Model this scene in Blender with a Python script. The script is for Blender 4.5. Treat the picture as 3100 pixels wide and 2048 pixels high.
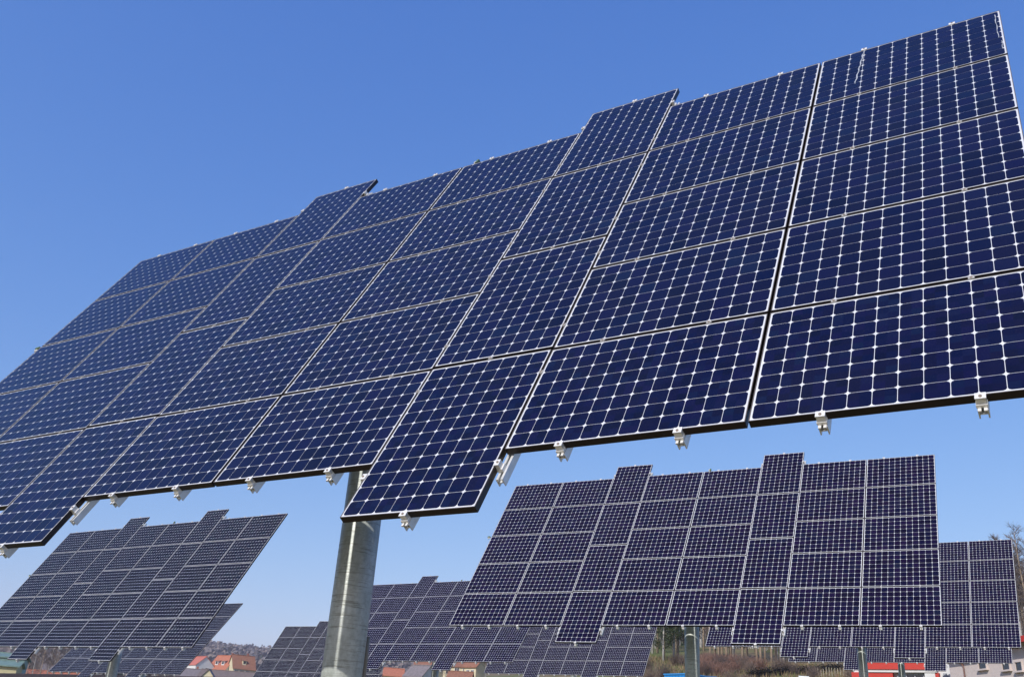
import bpy, bmesh, math, random
from math import sin, cos, radians as rad, pi
from mathutils import Vector, Matrix, noise

S = bpy.context.scene
C = S.collection
for o in list(bpy.data.objects): bpy.data.objects.remove(o)

# ------------------------------------------------------------------ camera
F, PITCH, ROLL = 2886.0, 0.435755565255201, 0.07107753925125099
CXP, CYP, PW_, PH_ = 1550.0, 938.18, 3100.0, 2048.0
_f = Vector((0, cos(PITCH), sin(PITCH))); _r = Vector((1, 0, 0)); _u = _r.cross(_f)
RGT = (cos(ROLL) * _r + sin(ROLL) * _u).normalized()
UPV = (-sin(ROLL) * _r + cos(ROLL) * _u).normalized()
FWD = _f.normalized()
cam = bpy.data.cameras.new('camera'); camo = bpy.data.objects.new('camera', cam); C.objects.link(camo)
m = Matrix((RGT, UPV, -FWD)).transposed().to_4x4(); camo.matrix_world = m
cam.sensor_fit = 'HORIZONTAL'; cam.sensor_width = 36.0; cam.lens = 36.0 * F / PW_
cam.shift_x = 0.0; cam.shift_y = -(PH_ / 2 - CYP) / PW_
cam.clip_start = 0.05; cam.clip_end = 12000
S.camera = camo

def ray(px, py):
    return (RGT * ((px - CXP) / F) + UPV * (-(py - CYP) / F) + FWD).normalized()
def at(px, py, dist):                       # the point seen at a photo pixel, at a horizontal distance in metres
    w = ray(px, py); return w * (dist / math.hypot(w.x, w.y))
def polar(azd, r): return r * sin(rad(azd)), r * cos(rad(azd))

# ------------------------------------------------------------------ light
SUN_EL, SUN_AZ = rad(35.0), rad(213.2)      # azimuth clockwise from +Y
world = bpy.data.worlds.new('World'); S.world = world; world.use_nodes = True
wn, wl = world.node_tree.nodes, world.node_tree.links
sky = wn.new('ShaderNodeTexSky'); sky.sky_type = 'NISHITA'; sky.sun_disc = False
sky.sun_elevation = SUN_EL; sky.sun_rotation = SUN_AZ
sky.air_density = 1.0; sky.dust_density = 0.4; sky.ozone_density = 4.0; sky.altitude = 300
sp_ = wn.new('ShaderNodeSeparateColor'); cb_ = wn.new('ShaderNodeCombineColor'); wl.new(sky.outputs[0], sp_.inputs[0])
for i_, (k_, p_) in enumerate(((1.98, 1.2), (1.27, .85), (1.2, .46))):     # the phone's colour response, per channel
    a_ = wn.new('ShaderNodeMath'); a_.operation = 'MULTIPLY'; a_.inputs[1].default_value = .1; wl.new(sp_.outputs[i_], a_.inputs[0])
    b_ = wn.new('ShaderNodeMath'); b_.operation = 'POWER'; b_.inputs[1].default_value = p_; wl.new(a_.outputs[0], b_.inputs[0])
    c_ = wn.new('ShaderNodeMath'); c_.operation = 'MULTIPLY'; c_.inputs[1].default_value = 10 * k_; wl.new(b_.outputs[0], c_.inputs[0])
    wl.new(c_.outputs[0], cb_.inputs[i_])
wl.new(cb_.outputs[0], wn['Background'].inputs[0])
wn['Background'].inputs[1].default_value = 0.1
sd = Vector((sin(SUN_AZ) * cos(SUN_EL), cos(SUN_AZ) * cos(SUN_EL), sin(SUN_EL)))
sl = bpy.data.lights.new('sun', 'SUN'); sl.energy = 4.0; sl.angle = rad(0.53); sl.color = (1.0, 0.955, 0.89)
so = bpy.data.objects.new('sun', sl); C.objects.link(so); so.rotation_euler = sd.to_track_quat('Z', 'Y').to_euler()
S.view_settings.view_transform = 'Standard'; S.view_settings.look = 'None'; S.view_settings.gamma = 1.0
S.view_settings.use_curve_mapping = False; S.view_settings.exposure = 0.0
S.render.engine = 'CYCLES'

# ------------------------------------------------------------------ helpers
def tag(o, label=None, cat=None, group=None, kind=None):
    if label: o['label'] = label
    if cat: o['category'] = cat
    if group: o['group'] = group
    if kind: o['kind'] = kind
    return o
def empty(name, loc=(0, 0, 0), rz=0.0, parent=None):
    o = bpy.data.objects.new(name, None); C.objects.link(o); o.location = loc; o.rotation_euler = (0, 0, rz)
    o.empty_display_size = 0.3
    if parent: o.parent = parent
    return o
def link(name, me, parent=None, loc=None, mat=None):
    o = bpy.data.objects.new(name, me); C.objects.link(o)
    if parent: o.parent = parent
    if mat is not None: o.matrix_local = mat
    elif loc is not None: o.location = loc
    return o
class MB:
    def __init__(s): s.v = []; s.f = []; s.mi = []
    def face(s, pts, mi=0):
        n = len(s.v); s.v += [tuple(p) for p in pts]; s.f.append(tuple(range(n, n + len(pts)))); s.mi.append(mi)
    def box(s, x0, x1, y0, y1, z0, z1, mi=0, M=None):
        p = [(x, y, z) for z in (z0, z1) for y in (y0, y1) for x in (x0, x1)]
        if M is not None: p = [tuple(M @ Vector(q)) for q in p]
        n = len(s.v); s.v += p
        for q in ((0, 2, 3, 1), (4, 5, 7, 6), (0, 1, 5, 4), (1, 3, 7, 5), (3, 2, 6, 7), (2, 0, 4, 6)):
            s.f.append(tuple(n + i for i in q)); s.mi.append(mi)
        return s
    def tube(s, pts, radii, seg=8, mi=0, cap=True):
        pts = [Vector(p) for p in pts]
        if not hasattr(radii, '__len__'): radii = [radii] * len(pts)
        n0 = len(s.v)
        for i, p in enumerate(pts):
            t = (pts[min(i + 1, len(pts) - 1)] - pts[max(i - 1, 0)]).normalized()
            a = t.cross(Vector((0.13, 1, 0.07))); a = a if a.length > .05 else t.cross(Vector((1, 0, 0))); a.normalize(); b = t.cross(a)
            for k in range(seg):
                q = p + (a * cos(2 * pi * k / seg) + b * sin(2 * pi * k / seg)) * radii[i]; s.v.append(tuple(q))
        for i in range(len(pts) - 1):
            for k in range(seg):
                a0 = n0 + i * seg + k; a1 = n0 + i * seg + (k + 1) % seg
                s.f.append((a0, a1, a1 + seg, a0 + seg)); s.mi.append(mi)
        if cap:
            s.f.append(tuple(n0 + k for k in range(seg))[::-1]); s.mi.append(mi)
            e = n0 + (len(pts) - 1) * seg; s.f.append(tuple(e + k for k in range(seg))); s.mi.append(mi)
        return s
    def mesh(s, name, mats, smooth=False):
        me = bpy.data.meshes.new(name); me.from_pydata(s.v, [], s.f)
        for k in (mats if isinstance(mats, (list, tuple)) else [mats]): me.materials.append(k)
        me.polygons.foreach_set('material_index', s.mi)
        if smooth: me.polygons.foreach_set('use_smooth', [True] * len(s.f))
        me.update(); return me
    def build(s, name, mats, parent=None, smooth=False, loc=None, mat=None):
        return link(name, s.mesh(name, mats, smooth), parent, loc, mat)

# ------------------------------------------------------------------ materials
def M_(name, col, rough=.7, metal=0.0, noise_amt=0.0, scale=5.0, coat=0.0, spec=.5, bump=0.0, col2=None, coord='Object', stretch=None, crough=.05):
    mt = bpy.data.materials.new(name); mt.use_nodes = True; nt = mt.node_tree; n = nt.nodes; l = nt.links
    b = n['Principled BSDF']; b.inputs['Base Color'].default_value = (*col, 1); b.inputs['Roughness'].default_value = rough
    b.inputs['Metallic'].default_value = metal; b.inputs['Specular IOR Level'].default_value = spec
    b.inputs['Coat Weight'].default_value = coat; b.inputs['Coat Roughness'].default_value = crough
    if noise_amt or col2 or bump:
        tc = n.new('ShaderNodeTexCoord'); mp = n.new('ShaderNodeMapping'); l.new(tc.outputs[coord], mp.inputs[0])
        if stretch: mp.inputs['Scale'].default_value = stretch
        nz = n.new('ShaderNodeTexNoise'); nz.inputs['Scale'].default_value = scale; nz.inputs['Detail'].default_value = 6; nz.inputs['Roughness'].default_value = .62
        l.new(mp.outputs[0], nz.inputs['Vector'])
        if noise_amt or col2:
            r = n.new('ShaderNodeValToRGB'); l.new(nz.outputs['Fac'], r.inputs[0])
            c2 = col2 or tuple(min(1, c * (1 + noise_amt)) for c in col); c1 = col if col2 else tuple(c * (1 - noise_amt) for c in col)
            r.color_ramp.elements[0].position = .32; r.color_ramp.elements[1].position = .68
            r.color_ramp.elements[0].color = (*c1, 1); r.color_ramp.elements[1].color = (*c2, 1)
            l.new(r.outputs[0], b.inputs['Base Color'])
        if bump:
            bp = n.new('ShaderNodeBump'); bp.inputs['Strength'].default_value = bump; bp.inputs['Distance'].default_value = .05
            l.new(nz.outputs['Fac'], bp.inputs['Height']); l.new(bp.outputs[0], b.inputs['Normal'])
    return mt

mat_frame = M_('black anodised frame', (.022, .014, .012), .42, 0.35, .3, 9)
mat_lip = M_('frame lip with painted sun sheen', (.15, .125, .11), .5, 0.2, .3, 9)  # same black frame, its sunlit sheen painted in as a lighter colour
mat_back = M_('white backsheet under glass', (.70, .70, .70), .5, 0, .06, 3, coat=1, crough=.12)
mat_alu = M_('mill aluminium', (.74, .74, .72), .42, .35, .12, 14)
mat_clip = M_('cast aluminium clip', (.76, .74, .70), .5, .2, .12, 60)
mat_clip2 = M_('weathered grey clip', (.42, .40, .37), .55, .2, .15, 60)
mat_bolt = M_('dull bolt', (.35, .27, .2), .5, .5, .2, 60)
mat_steel_dark = M_('galvanised tube', (.30, .31, .30), .5, .6, .2, 3)
mat_conduit = M_('tan plastic conduit', (.30, .26, .2), .6)

def cell_material(name='monocrystalline cell under glass', tint=(1, 1, 1), dust=.03, crough=.09, cior=1.36):
    tn = lambda c: (c[0] * tint[0], c[1] * tint[1], c[2] * tint[2], 1)
    mt = bpy.data.materials.new(name); mt.use_nodes = True
    n = mt.node_tree.nodes; l = mt.node_tree.links; b = n['Principled BSDF']
    tc = n.new('ShaderNodeTexCoord'); oi = n.new('ShaderNodeObjectInfo')
    sep = n.new('ShaderNodeSeparateXYZ'); l.new(tc.outputs['Object'], sep.inputs[0])
    def math_(op, a, bb=None):
        k = n.new('ShaderNodeMath'); k.operation = op
        for i, q in enumerate((a, bb)):
            if q is None: continue
            if isinstance(q, (int, float)): k.inputs[i].default_value = q
            else: l.new(q, k.inputs[i])
        return k.outputs[0]
    cx = math_('FLOOR', math_('DIVIDE', sep.outputs['X'], .1271)); cz = math_('FLOOR', math_('DIVIDE', sep.outputs['Z'], .1271))
    cv = n.new('ShaderNodeCombineXYZ'); l.new(cx, cv.inputs[0]); l.new(cz, cv.inputs[1]); l.new(math_('MULTIPLY', oi.outputs['Random'], 91.0), cv.inputs[2])
    wn_ = n.new('ShaderNodeTexWhiteNoise'); wn_.noise_dimensions = '3D'; l.new(cv.outputs[0], wn_.inputs['Vector'])
    r = n.new('ShaderNodeValToRGB'); l.new(wn_.outputs['Value'], r.inputs[0])
    e = r.color_ramp.elements; e[0].position = 0; e[0].color = tn((.0016, .0014, .014)); e[1].position = 1; e[1].color = tn((.0030, .0060, .030))
    for p_, c_ in ((.3, (.0036, .0022, .022, 1)), (.55, (.0014, .0022, .024, 1)), (.8, (.0042, .0026, .030, 1))): q_ = e.new(p_); q_.color = tn(c_)
    # soft dust: world-scale noise lightens the glass a little
    nz = n.new('ShaderNodeTexNoise'); nz.inputs['Scale'].default_value = 2.2; nz.inputs['Detail'].default_value = 8; nz.inputs['Roughness'].default_value = .7
    ad = n.new('ShaderNodeVectorMath'); ad.operation = 'ADD'; l.new(tc.outputs['Object'], ad.inputs[0]); l.new(cv.outputs[0], ad.inputs[1])
    geo = n.new('ShaderNodeNewGeometry'); l.new(geo.outputs['Position'], nz.inputs['Vector'])
    dr = n.new('ShaderNodeMapRange'); dr.inputs['From Min'].default_value = .35; dr.inputs['From Max'].default_value = .85
    dr.inputs['To Min'].default_value = .0; dr.inputs['To Max'].default_value = dust; l.new(nz.outputs['Fac'], dr.inputs['Value'])
    mx = n.new('ShaderNodeMix'); mx.data_type = 'RGBA'; l.new(dr.outputs[0], mx.inputs['Factor']); l.new(r.outputs[0], mx.inputs[6]); mx.inputs[7].default_value = (.17, .18, .20, 1)
    l.new(mx.outputs[2], b.inputs['Base Color'])
    b.inputs['Roughness'].default_value = .6; b.inputs['Specular IOR Level'].default_value = 0.0
    b.inputs['Coat Weight'].default_value = 1.0; b.inputs['Coat Roughness'].default_value = crough; b.inputs['Coat IOR'].default_value = cior
    return mt
mat_cell = cell_material()
mat_cell_grey = cell_material('dusty haze greyed cell under glass', (2.2, 1.9, .55), .09, .2, 1.25)  # dust, plus the greying of haze put into the cell colour
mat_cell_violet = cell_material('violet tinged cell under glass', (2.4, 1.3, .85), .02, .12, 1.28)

def pole_material():
    mt = bpy.data.materials.new('hot dip galvanised pole'); mt.use_nodes = True
    n = mt.node_tree.nodes; l = mt.node_tree.links; b = n['Principled BSDF']
    tc = n.new('ShaderNodeTexCoord')
    def nz(scale, st, det=6):
        mp = n.new('ShaderNodeMapping'); mp.inputs['Scale'].default_value = st; l.new(tc.outputs['Object'], mp.inputs[0])
        k = n.new('ShaderNodeTexNoise'); k.inputs['Scale'].default_value = scale; k.inputs['Detail'].default_value = det; k.inputs['Roughness'].default_value = .65; l.new(mp.outputs[0], k.inputs['Vector']); return k
    a = nz(1.5, (3, 3, 1)); bnd = nz(6, (.6, .6, 11), 3); sp = nz(22, (1, 1, 1), 4)
    r = n.new('ShaderNodeValToRGB'); l.new(a.outputs['Fac'], r.inputs[0]); e = r.color_ramp.elements
    e[0].position = .34; e[0].color = (.42, .46, .43, 1); e[1].position = .7; e[1].color = (.72, .76, .73, 1)
    r2 = n.new('ShaderNodeValToRGB'); l.new(bnd.outputs['Fac'], r2.inputs[0]); e = r2.color_ramp.elements
    e[0].position = .36; e[0].color = (.5, .48, .43, 1); e[1].position = .43; e[1].color = (1, 1, 1, 1)
    r3 = n.new('ShaderNodeValToRGB'); l.new(sp.outputs['Fac'], r3.inputs[0]); e = r3.color_ramp.elements
    e[0].position = .3; e[0].color = (.7, .7, .68, 1); e[1].position = .6; e[1].color = (1, 1, 1, 1)
    m1 = n.new('ShaderNodeMix'); m1.data_type = 'RGBA'; m1.blend_type = 'MULTIPLY'; m1.inputs['Factor'].default_value = .7
    l.new(r.outputs[0], m1.inputs[6]); l.new(r2.outputs[0], m1.inputs[7])
    m2 = n.new('ShaderNodeMix'); m2.data_type = 'RGBA'; m2.blend_type = 'MULTIPLY'; m2.inputs['Factor'].default_value = .8
    l.new(m1.outputs[2], m2.inputs[6]); l.new(r3.outputs[0], m2.inputs[7]); l.new(m2.outputs[2], b.inputs['Base Color'])
    b.inputs['Metallic'].default_value = .12; b.inputs['Roughness'].default_value = .45
    bp = n.new('ShaderNodeBump'); bp.inputs['Strength'].default_value = .35; bp.inputs['Distance'].default_value = .01; l.new(bnd.outputs['Fac'], bp.inputs['Height']); l.new(bp.outputs[0], b.inputs['Normal'])
    return mt
mat_pole = pole_material()

# ------------------------------------------------------------------ terrain
def lerp_tab(tab, x):
    if x <= tab[0][0]: return tab[0][1]
    for (a, va), (b, vb) in zip(tab, tab[1:]):
        if x <= b:
            t = (x - a) / (b - a); return va + (vb - va) * t
    return tab[-1][1]
PROF_L = [(0, -1.6), (75, -.6), (112, -.2), (180, 3), (350, 13), (700, 36), (1500, 112), (1700, 114), (3000, 90)]
PROF_C = [(0, -1.6), (75, 1.8), (110, 4.0), (180, 11.5), (350, 26), (700, 55), (1500, 135), (1700, 140), (3000, 110)]
PROF_R = [(0, -1.6), (75, 4.3), (95, 5.2), (130, 12.3), (180, 20), (350, 48), (700, 85), (1500, 150), (1700, 150), (3000, 110)]
def ground_z(x, y):
    r = math.hypot(x, y); az = math.degrees(math.atan2(x, y))
    pl = -1.6 + .085 * max(-110, min(110, x)) + .046 * max(-110, min(110, y))
    L, Cc, R = (lerp_tab(p, r) for p in (PROF_L, PROF_C, PROF_R))
    if az < -9: z = L
    elif az < 1: t = (az + 9) / 10; t = t * t * (3 - 2 * t); z = L + (Cc - L) * t
    elif az < 9: t = (az - 1) / 8; t = t * t * (3 - 2 * t); z = Cc + (R - Cc) * t
    else: z = R
    # behind the camera the valley stays low
    back = min(1, max(0, (abs(az) - 60) / 60)); back = back * back * (3 - 2 * back)
    z = z * (1 - back) + (pl * .6 - 1) * back
    t = min(1, max(0, (r - 62) / 18)); t = t * t * (3 - 2 * t)
    z = pl * (1 - t) + z * t
    if r > 90:
        q = min(1, (r - 90) / 60)
        z += q * noise.noise(Vector((x * .02, y * .02, 1.3))) * 1.2
    if r > 500: z += min(1, (r - 500) / 500) * noise.noise(Vector((x * .002, y * .002, 4.3))) * 10
    if r < 100: z += noise.noise(Vector((x * .15, y * .15, 0))) * .05
    return z
def ground_on(x, y, d=0): return (x, y, ground_z(x, y) + d)

def ground_mat():
    mt = M_('dry winter grass', (.17, .14, .07), .95, 0, 0, .35, bump=.6, col2=(.25, .19, .12), coord='Object', spec=.1)
    n = mt.node_tree.nodes; l = mt.node_tree.links; b = n['Principled BSDF']
    tc = n.new('ShaderNodeTexCoord'); nz = n.new('ShaderNodeTexNoise'); nz.inputs['Scale'].default_value = .06; nz.inputs['Detail'].default_value = 8
    l.new(tc.outputs['Object'], nz.inputs['Vector']); r = n.new('ShaderNodeValToRGB'); l.new(nz.outputs['Fac'], r.inputs[0])
    e = r.color_ramp.elements; e[0].position = .42; e[0].color = (0, 0, 0, 1); e[1].position = .6; e[1].color = (1, 1, 1, 1)
    src = b.inputs['Base Color'].links[0].from_socket
    mx = n.new('ShaderNodeMix'); mx.data_type = 'RGBA'; l.new(r.outputs[0], mx.inputs['Factor']); l.new(src, mx.inputs[6]); mx.inputs[7].default_value = (.13, .15, .05, 1)
    l.new(mx.outputs[2], b.inputs['Base Color']); return mt
mat_ground = ground_mat()
def build_ground():
    rs = [0, 2, 4, 7, 10, 14, 19, 25, 32, 40, 49, 58, 66, 74, 80, 86, 92, 98, 104, 110, 117, 124, 131, 138, 147, 158, 170, 185, 205, 230, 260, 300, 350, 410, 480, 560, 660, 780, 920, 1080, 1250, 1400, 1500, 1600, 1750, 2000, 2400, 2900]
    NA = 240; v = [(0, 0, ground_z(0, .01))]; f = []
    for r in rs[1:]:
        for k in range(NA):
            a = 2 * pi * k / NA; x, y = r * sin(a), r * cos(a); v.append((x, y, ground_z(x, y)))
    for k in range(NA): f.append((0, 1 + (k + 1) % NA, 1 + k))
    for i in range(len(rs) - 2):
        for k in range(NA):
            a = 1 + i * NA + k; b = 1 + i * NA + (k + 1) % NA; f.append((a, b, b + NA, a + NA))
    me = bpy.data.meshes.new('ground'); me.from_pydata(v, [], f); me.materials.append(mat_ground)
    me.polygons.foreach_set('use_smooth', [True] * len(f)); me.update(); o = link('ground', me); o['kind'] = 'structure'
build_ground()

# ------------------------------------------------------------------ solar trackers
LW, PWD, DEP, LIP = 1.556, 1.044, .046, .0055
PITCHC, GAPC = .1271, .0033
COLS = [(-5.767, -4.208), (-4.193, -2.634), (-2.617, -1.581), (-1.563, -.004), (.004, 1.563), (1.581, 2.617), (2.634, 4.193), (4.208, 5.767)]
KIND = 'LLPLLPLL'
CC = [(a + b) / 2 for a, b in COLS]; CC[3] -= .006; CC[4] += .006
ROWP, PORP = 1.0662, 1.5842

def panel_mesh():
    b = MB(); w, h = LW / 2, PWD / 2; F0 = -.0022
    for (x0, x1, z0, z1) in ((-w, w, h - LIP, h), (-w, w, -h, -h + LIP), (-w, -w + LIP, -h + LIP, h - LIP), (w - LIP, w, -h + LIP, h - LIP)):
        b.box(x0, x1, F0, DEP, z0, z1, 0)
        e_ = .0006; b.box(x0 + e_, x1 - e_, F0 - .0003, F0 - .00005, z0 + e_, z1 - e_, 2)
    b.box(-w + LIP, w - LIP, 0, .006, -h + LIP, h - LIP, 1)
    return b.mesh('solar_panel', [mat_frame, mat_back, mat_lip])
def cell_pts(cx, cz, y, s=(PITCHC - GAPC) / 2, c=.0165):
    p = []
    k = c * .16
    for sx, sz in ((1, 1), (-1, 1), (-1, -1), (1, -1)):
        a = (cx + sx * s, cz + sz * (s - c)); d = (cx + sx * (s - c), cz + sz * s)
        mid = (cx + sx * (s - c * .5 + k), cz + sz * (s - c * .5 + k))
        seq = [a, mid, d] if sx * sz > 0 else [d, mid, a]
        p += seq
    return [(x, y, z) for x, z in p][::-1]
def cells_mesh(mat):
    b = MB()
    for i in range(12):
        for j in range(8): b.face(cell_pts((i - 5.5) * PITCHC, (j - 3.5) * PITCHC, -.0011))
    return b.mesh('cell_grid', mat)
def one_cell_mesh():
    b = MB(); p = cell_pts(0, 0, 0); b.face(p)
    q = [(x, .0009, z) for x, y, z in p]
    for i in range(12): b.face([p[(i + 1) % 12], p[i], q[i], q[(i + 1) % 12]])
    return b.mesh('solar_cell', mat_cell)
ME_PANEL, ME_CELLS, ME_CELL = panel_mesh(), cells_mesh(mat_cell), one_cell_mesh()
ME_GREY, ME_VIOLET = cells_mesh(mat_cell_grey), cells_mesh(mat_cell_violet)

def rail_mesh(z0, z1):      # hat-shaped aluminium channel, open slot to the front
    b = MB(); y0, y1, w = DEP + .010, DEP + .066, .025
    b.box(-w, -w + .007, y0, y1, z0, z1); b.box(w - .007, w, y0, y1, z0, z1)
    b.box(-w + .007, w - .007, y1 - .03, y1 - .024, z0, z1)
    b.box(-w + .007, -w + .017, y0, y0 + .006, z0, z1); b.box(w - .017, w - .007, y0, y0 + .006, z0, z1)
    return b.mesh('mounting_rail', mat_alu)
def end_clamp_mesh(sgn):    # Z clip over a frame edge at z = 0, the rail beyond it
    b = MB(); z = lambda a, c: (min(sgn * a, sgn * c), max(sgn * a, sgn * c))
    b.box(-.026, .026, -.0075, -.0028, *z(-.010, .034), 0)
    b.box(-.024, .024, -.0028, .034, *z(.001, .030), 0)
    b.box(-.027, .027, .030, .048, *z(.002, .040), 0)
    b.box(-.022, -.006, .048, .058, *z(-.01, .062), 0); b.box(.006, .022, .048, .058, *z(-.01, .062), 0)
    b.tube([(0, -.013, sgn * .017), (0, -.0076, sgn * .017)], .0085, 8, 1)
    return b.mesh('end_clamp', [mat_clip, mat_bolt])
def mid_clamp_mesh():       # small plate with a bolt bridging a joint between panels
    b = MB(); b.box(-.015, .015, -.0065, -.0027, -.015, .015, 0); b.box(-.018, .018, -.0026, .05, -.006, .006, 0)
    b.tube([(0, -.011, 0), (0, -.0066, 0)], .008, 8, 1)
    return b.mesh('mid_clamp', [mat_clip2, mat_bolt])
VB = 2.5 * ROWP - .012; VPB = 2 * PORP - .013
ME_RAILL, ME_RAILP, ME_RAILG = rail_mesh(-VB - .045, VB + .02), rail_mesh(-VPB - .045, VPB + .02), rail_mesh(-2.87, 2.87)
ME_EB, ME_ET, ME_MID = end_clamp_mesh(-1), end_clamp_mesh(1), mid_clamp_mesh()
def side_clamp_mesh():      # clip on the long edge of an upright panel
    b = MB(); b.box(-.028, .010, -.0075, -.0028, -.026, .026, 0); b.box(-.028, .002, -.0028, .034, -.024, .024, 0)
    b.box(-.04, .002, .030, .054, -.027, .027, 0); b.tube([(-.014, -.013, 0), (-.014, -.0076, 0)], .0085, 8, 1)
    return b.mesh('side_clamp', [mat_clip, mat_bolt])
ME_SIDE = side_clamp_mesh()
def mids_mesh(pts, name='mid_clamps'):
    b = MB()
    for (u, v, rot) in pts:
        if rot: b.box(u - .013, u + .013, -.0065, -.0027, v - .014, v + .014, 0)
        else: b.box(u - .014, u + .014, -.0065, -.0027, v - .014, v + .014, 0)
        b.tube([(u, -.011, v), (u, -.0066, v)], .008, 6, 1)
    return b.mesh(name, [mat_clip2, mat_bolt])
MIDS = []
for k in range(8):
    if KIND[k] == 'L':
        for s in (-1, 1):
            for j in (-1.5, -.5, .5, 1.5): MIDS.append((CC[k] + s * .386, j * ROWP, False))
    else:
        for j in (-1, 0, 1): MIDS.append((CC[k], j * PORP, False))
        for s in (-1, 1):
            for j in (-1.5, -.5, .5, 1.5):
                for q in (-.51, .51):
                    v = j * PORP + q
                    if abs(v) < VB - .03: MIDS.append((CC[k] + s * (PWD / 2 + .008), v, True))
ME_MIDS = mids_mesh(MIDS)

def drive_mesh():
    b = MB(); b.tube([(0, 0, -.75), (0, 0, -.5), (0, 0, -.49), (0, 0, -.32)], [.20, .20, .25, .25], 24); b.box(-.16, .16, -.2, .2, -.32, .12)
    b.box(-.26, -.17, -.16, .16, -.12, .12); b.box(.17, .26, -.16, .16, -.12, .12); return b.mesh('drive_head', mat_steel_dark)
ME_DRIVE = drive_mesh()
def sensor_mesh():
    b = MB(); b.tube([(0, .03, -.06), (0, .03, .045)], .006, 6, 0); b.tube([(0, .03, .04), (0, .03, .055), (0, .03, .085), (0, .03, .1)], [.012, .024, .024, .006], 10, 1)
    b.box(.02, .05, .0, .045, .02, .1, 2); b.tube([(0, .03, .03), (.03, .02, .03)], .006, 6, 0)
    return b.mesh('light_sensor', [mat_alu, M_('grey sensor cap', (.5, .5, .46), .4), M_('green sensor housing', (.10, .16, .08), .5)])
ME_SENSOR = sensor_mesh()
def pole_mesh(h):
    b = MB(); b.tube([(0, 0, -.1), (0, 0, h)], .176, 48); return b.mesh('pole', mat_pole, True)

E_OFF = .46; P_SH = -.05
def panel_M(ti, u, v, rot, hc): 
    Mt = Matrix.Translation((-P_SH, -E_OFF, hc)) @ Matrix.Rotation(-ti, 4, 'X') @ Matrix.Translation((u, 0, v))
    return Mt @ Matrix.Rotation(pi / 2, 4, 'Y') if rot else Mt
def tracker(X, Y, Z, az, ti, label, near=False, cells=None):
    back = Vector((-sin(az), cos(az), 0)); base = Vector((X, Y, 0)) + back * E_OFF + Vector((cos(az), sin(az), 0)) * P_SH
    gz = ground_z(base.x, base.y); base.z = gz; hc = Z - gz
    root = empty('solar_tracker', base, az)
    tag(root, label, 'solar tracker', 'sun tracking solar panel arrays on poles')
    Q = lambda u, v, rot=False: panel_M(ti, u, v, rot, hc)
    panels = {}
    for k in range(8):
        rows = 5 if KIND[k] == 'L' else 4
        for j in range(rows):
            v = (rows - 1) / 2 - j
            v *= ROWP if rows == 5 else PORP
            p = link('solar_panel', ME_PANEL, root, mat=Q(CC[k], v, rows == 4)); panels[(k, j)] = p
            if near and (k, j) in ((7, 4), (6, 4), (5, 3)):
                for i in range(12):
                    for jj in range(8):
                        link('solar_cell', ME_CELL, p, loc=((i - 5.5) * PITCHC, -.0011, (jj - 3.5) * PITCHC))
            else:
                g = link('cell_grid', cells or ME_CELLS, p, loc=(0, 0, 0)); g['kind'] = 'stuff'
    for k in range(8):
        if KIND[k] == 'L':
            for s in (-1, 1):
                r = link('mounting_rail', ME_RAILL, root, mat=Q(CC[k] + s * .386, 0))
                link('end_clamp', ME_EB, r, loc=(0, 0, -VB)); link('end_clamp', ME_ET, r, loc=(0, 0, VB))
        else:
            r = link('mounting_rail', ME_RAILP, root, mat=Q(CC[k], 0))
            link('end_clamp', ME_EB, r, loc=(0, 0, -VPB)); link('end_clamp', ME_ET, r, loc=(0, 0, VPB))
            for s in (-1, 1):
                r = link('mounting_rail', ME_RAILG, root, mat=Q(CC[k] + s * (PWD / 2 + .03), 0))
                for vv in (-2.78, 2.78):
                    c = link('side_clamp', ME_SIDE, r); c.matrix_local = Matrix.Translation((-.03 * s, 0, vv)) @ Matrix.Rotation(0 if s < 0 else pi, 4, 'Y')
    if near:
        for (u, v, rot) in MIDS:
            c = link('mid_clamp', ME_MID, root, mat=Q(u, v, rot))
    else:
        g = link('mid_clamps', ME_MIDS, root, mat=Q(0, 0)); g['kind'] = 'stuff'
    b = MB()
    b.box(-5.3, 5.3, .135, .225, -.85, -.77); b.box(-5.3, 5.3, .135, .225, .77, .85)
    b.build('cross_beam', mat_steel_dark, root, mat=Q(0, 0)); 
    b = MB(); b.tube([(-4.9, 0, 0), (4.9, 0, 0)], .09, 16); b.build('torque_tube', mat_steel_dark, root, True, loc=(0, 0, hc))
    for s in (-3.2, -1.1, 1.1, 3.2):
        b = MB(); b.box(s - .04, s + .04, .227, .33, -1.1, 1.1); b.build('support_arm', mat_steel_dark, root, mat=Q(0, 0))
    for s in (-4.2, 4.2):
        b = MB(); b.box(s - .035, s + .035, DEP + .006, DEP + .05, -2.44, 2.5); b.build('support_arm', mat_frame, root, mat=Q(0, 0))
    link('drive_head', ME_DRIVE, root, loc=(0, 0, hc))
    po = link('pole', pole_mesh(hc - .45), root, loc=(0, 0, 0))
    b = MB(); b.tube([(.10, .172, .0), (.10, .172, 1.95), (.08, .19, 2.15)], .022, 8); b.build('cable_conduit', mat_conduit, po, True)
    for (u, v) in ((.13, VB + .02), (-5.80, .5)):
        s = link('light_sensor', ME_SENSOR, root, mat=Q(u, v) @ (Matrix.Rotation(-pi / 2, 4, 'Y') if u < -1 else Matrix()))
    return root, panels

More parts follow.
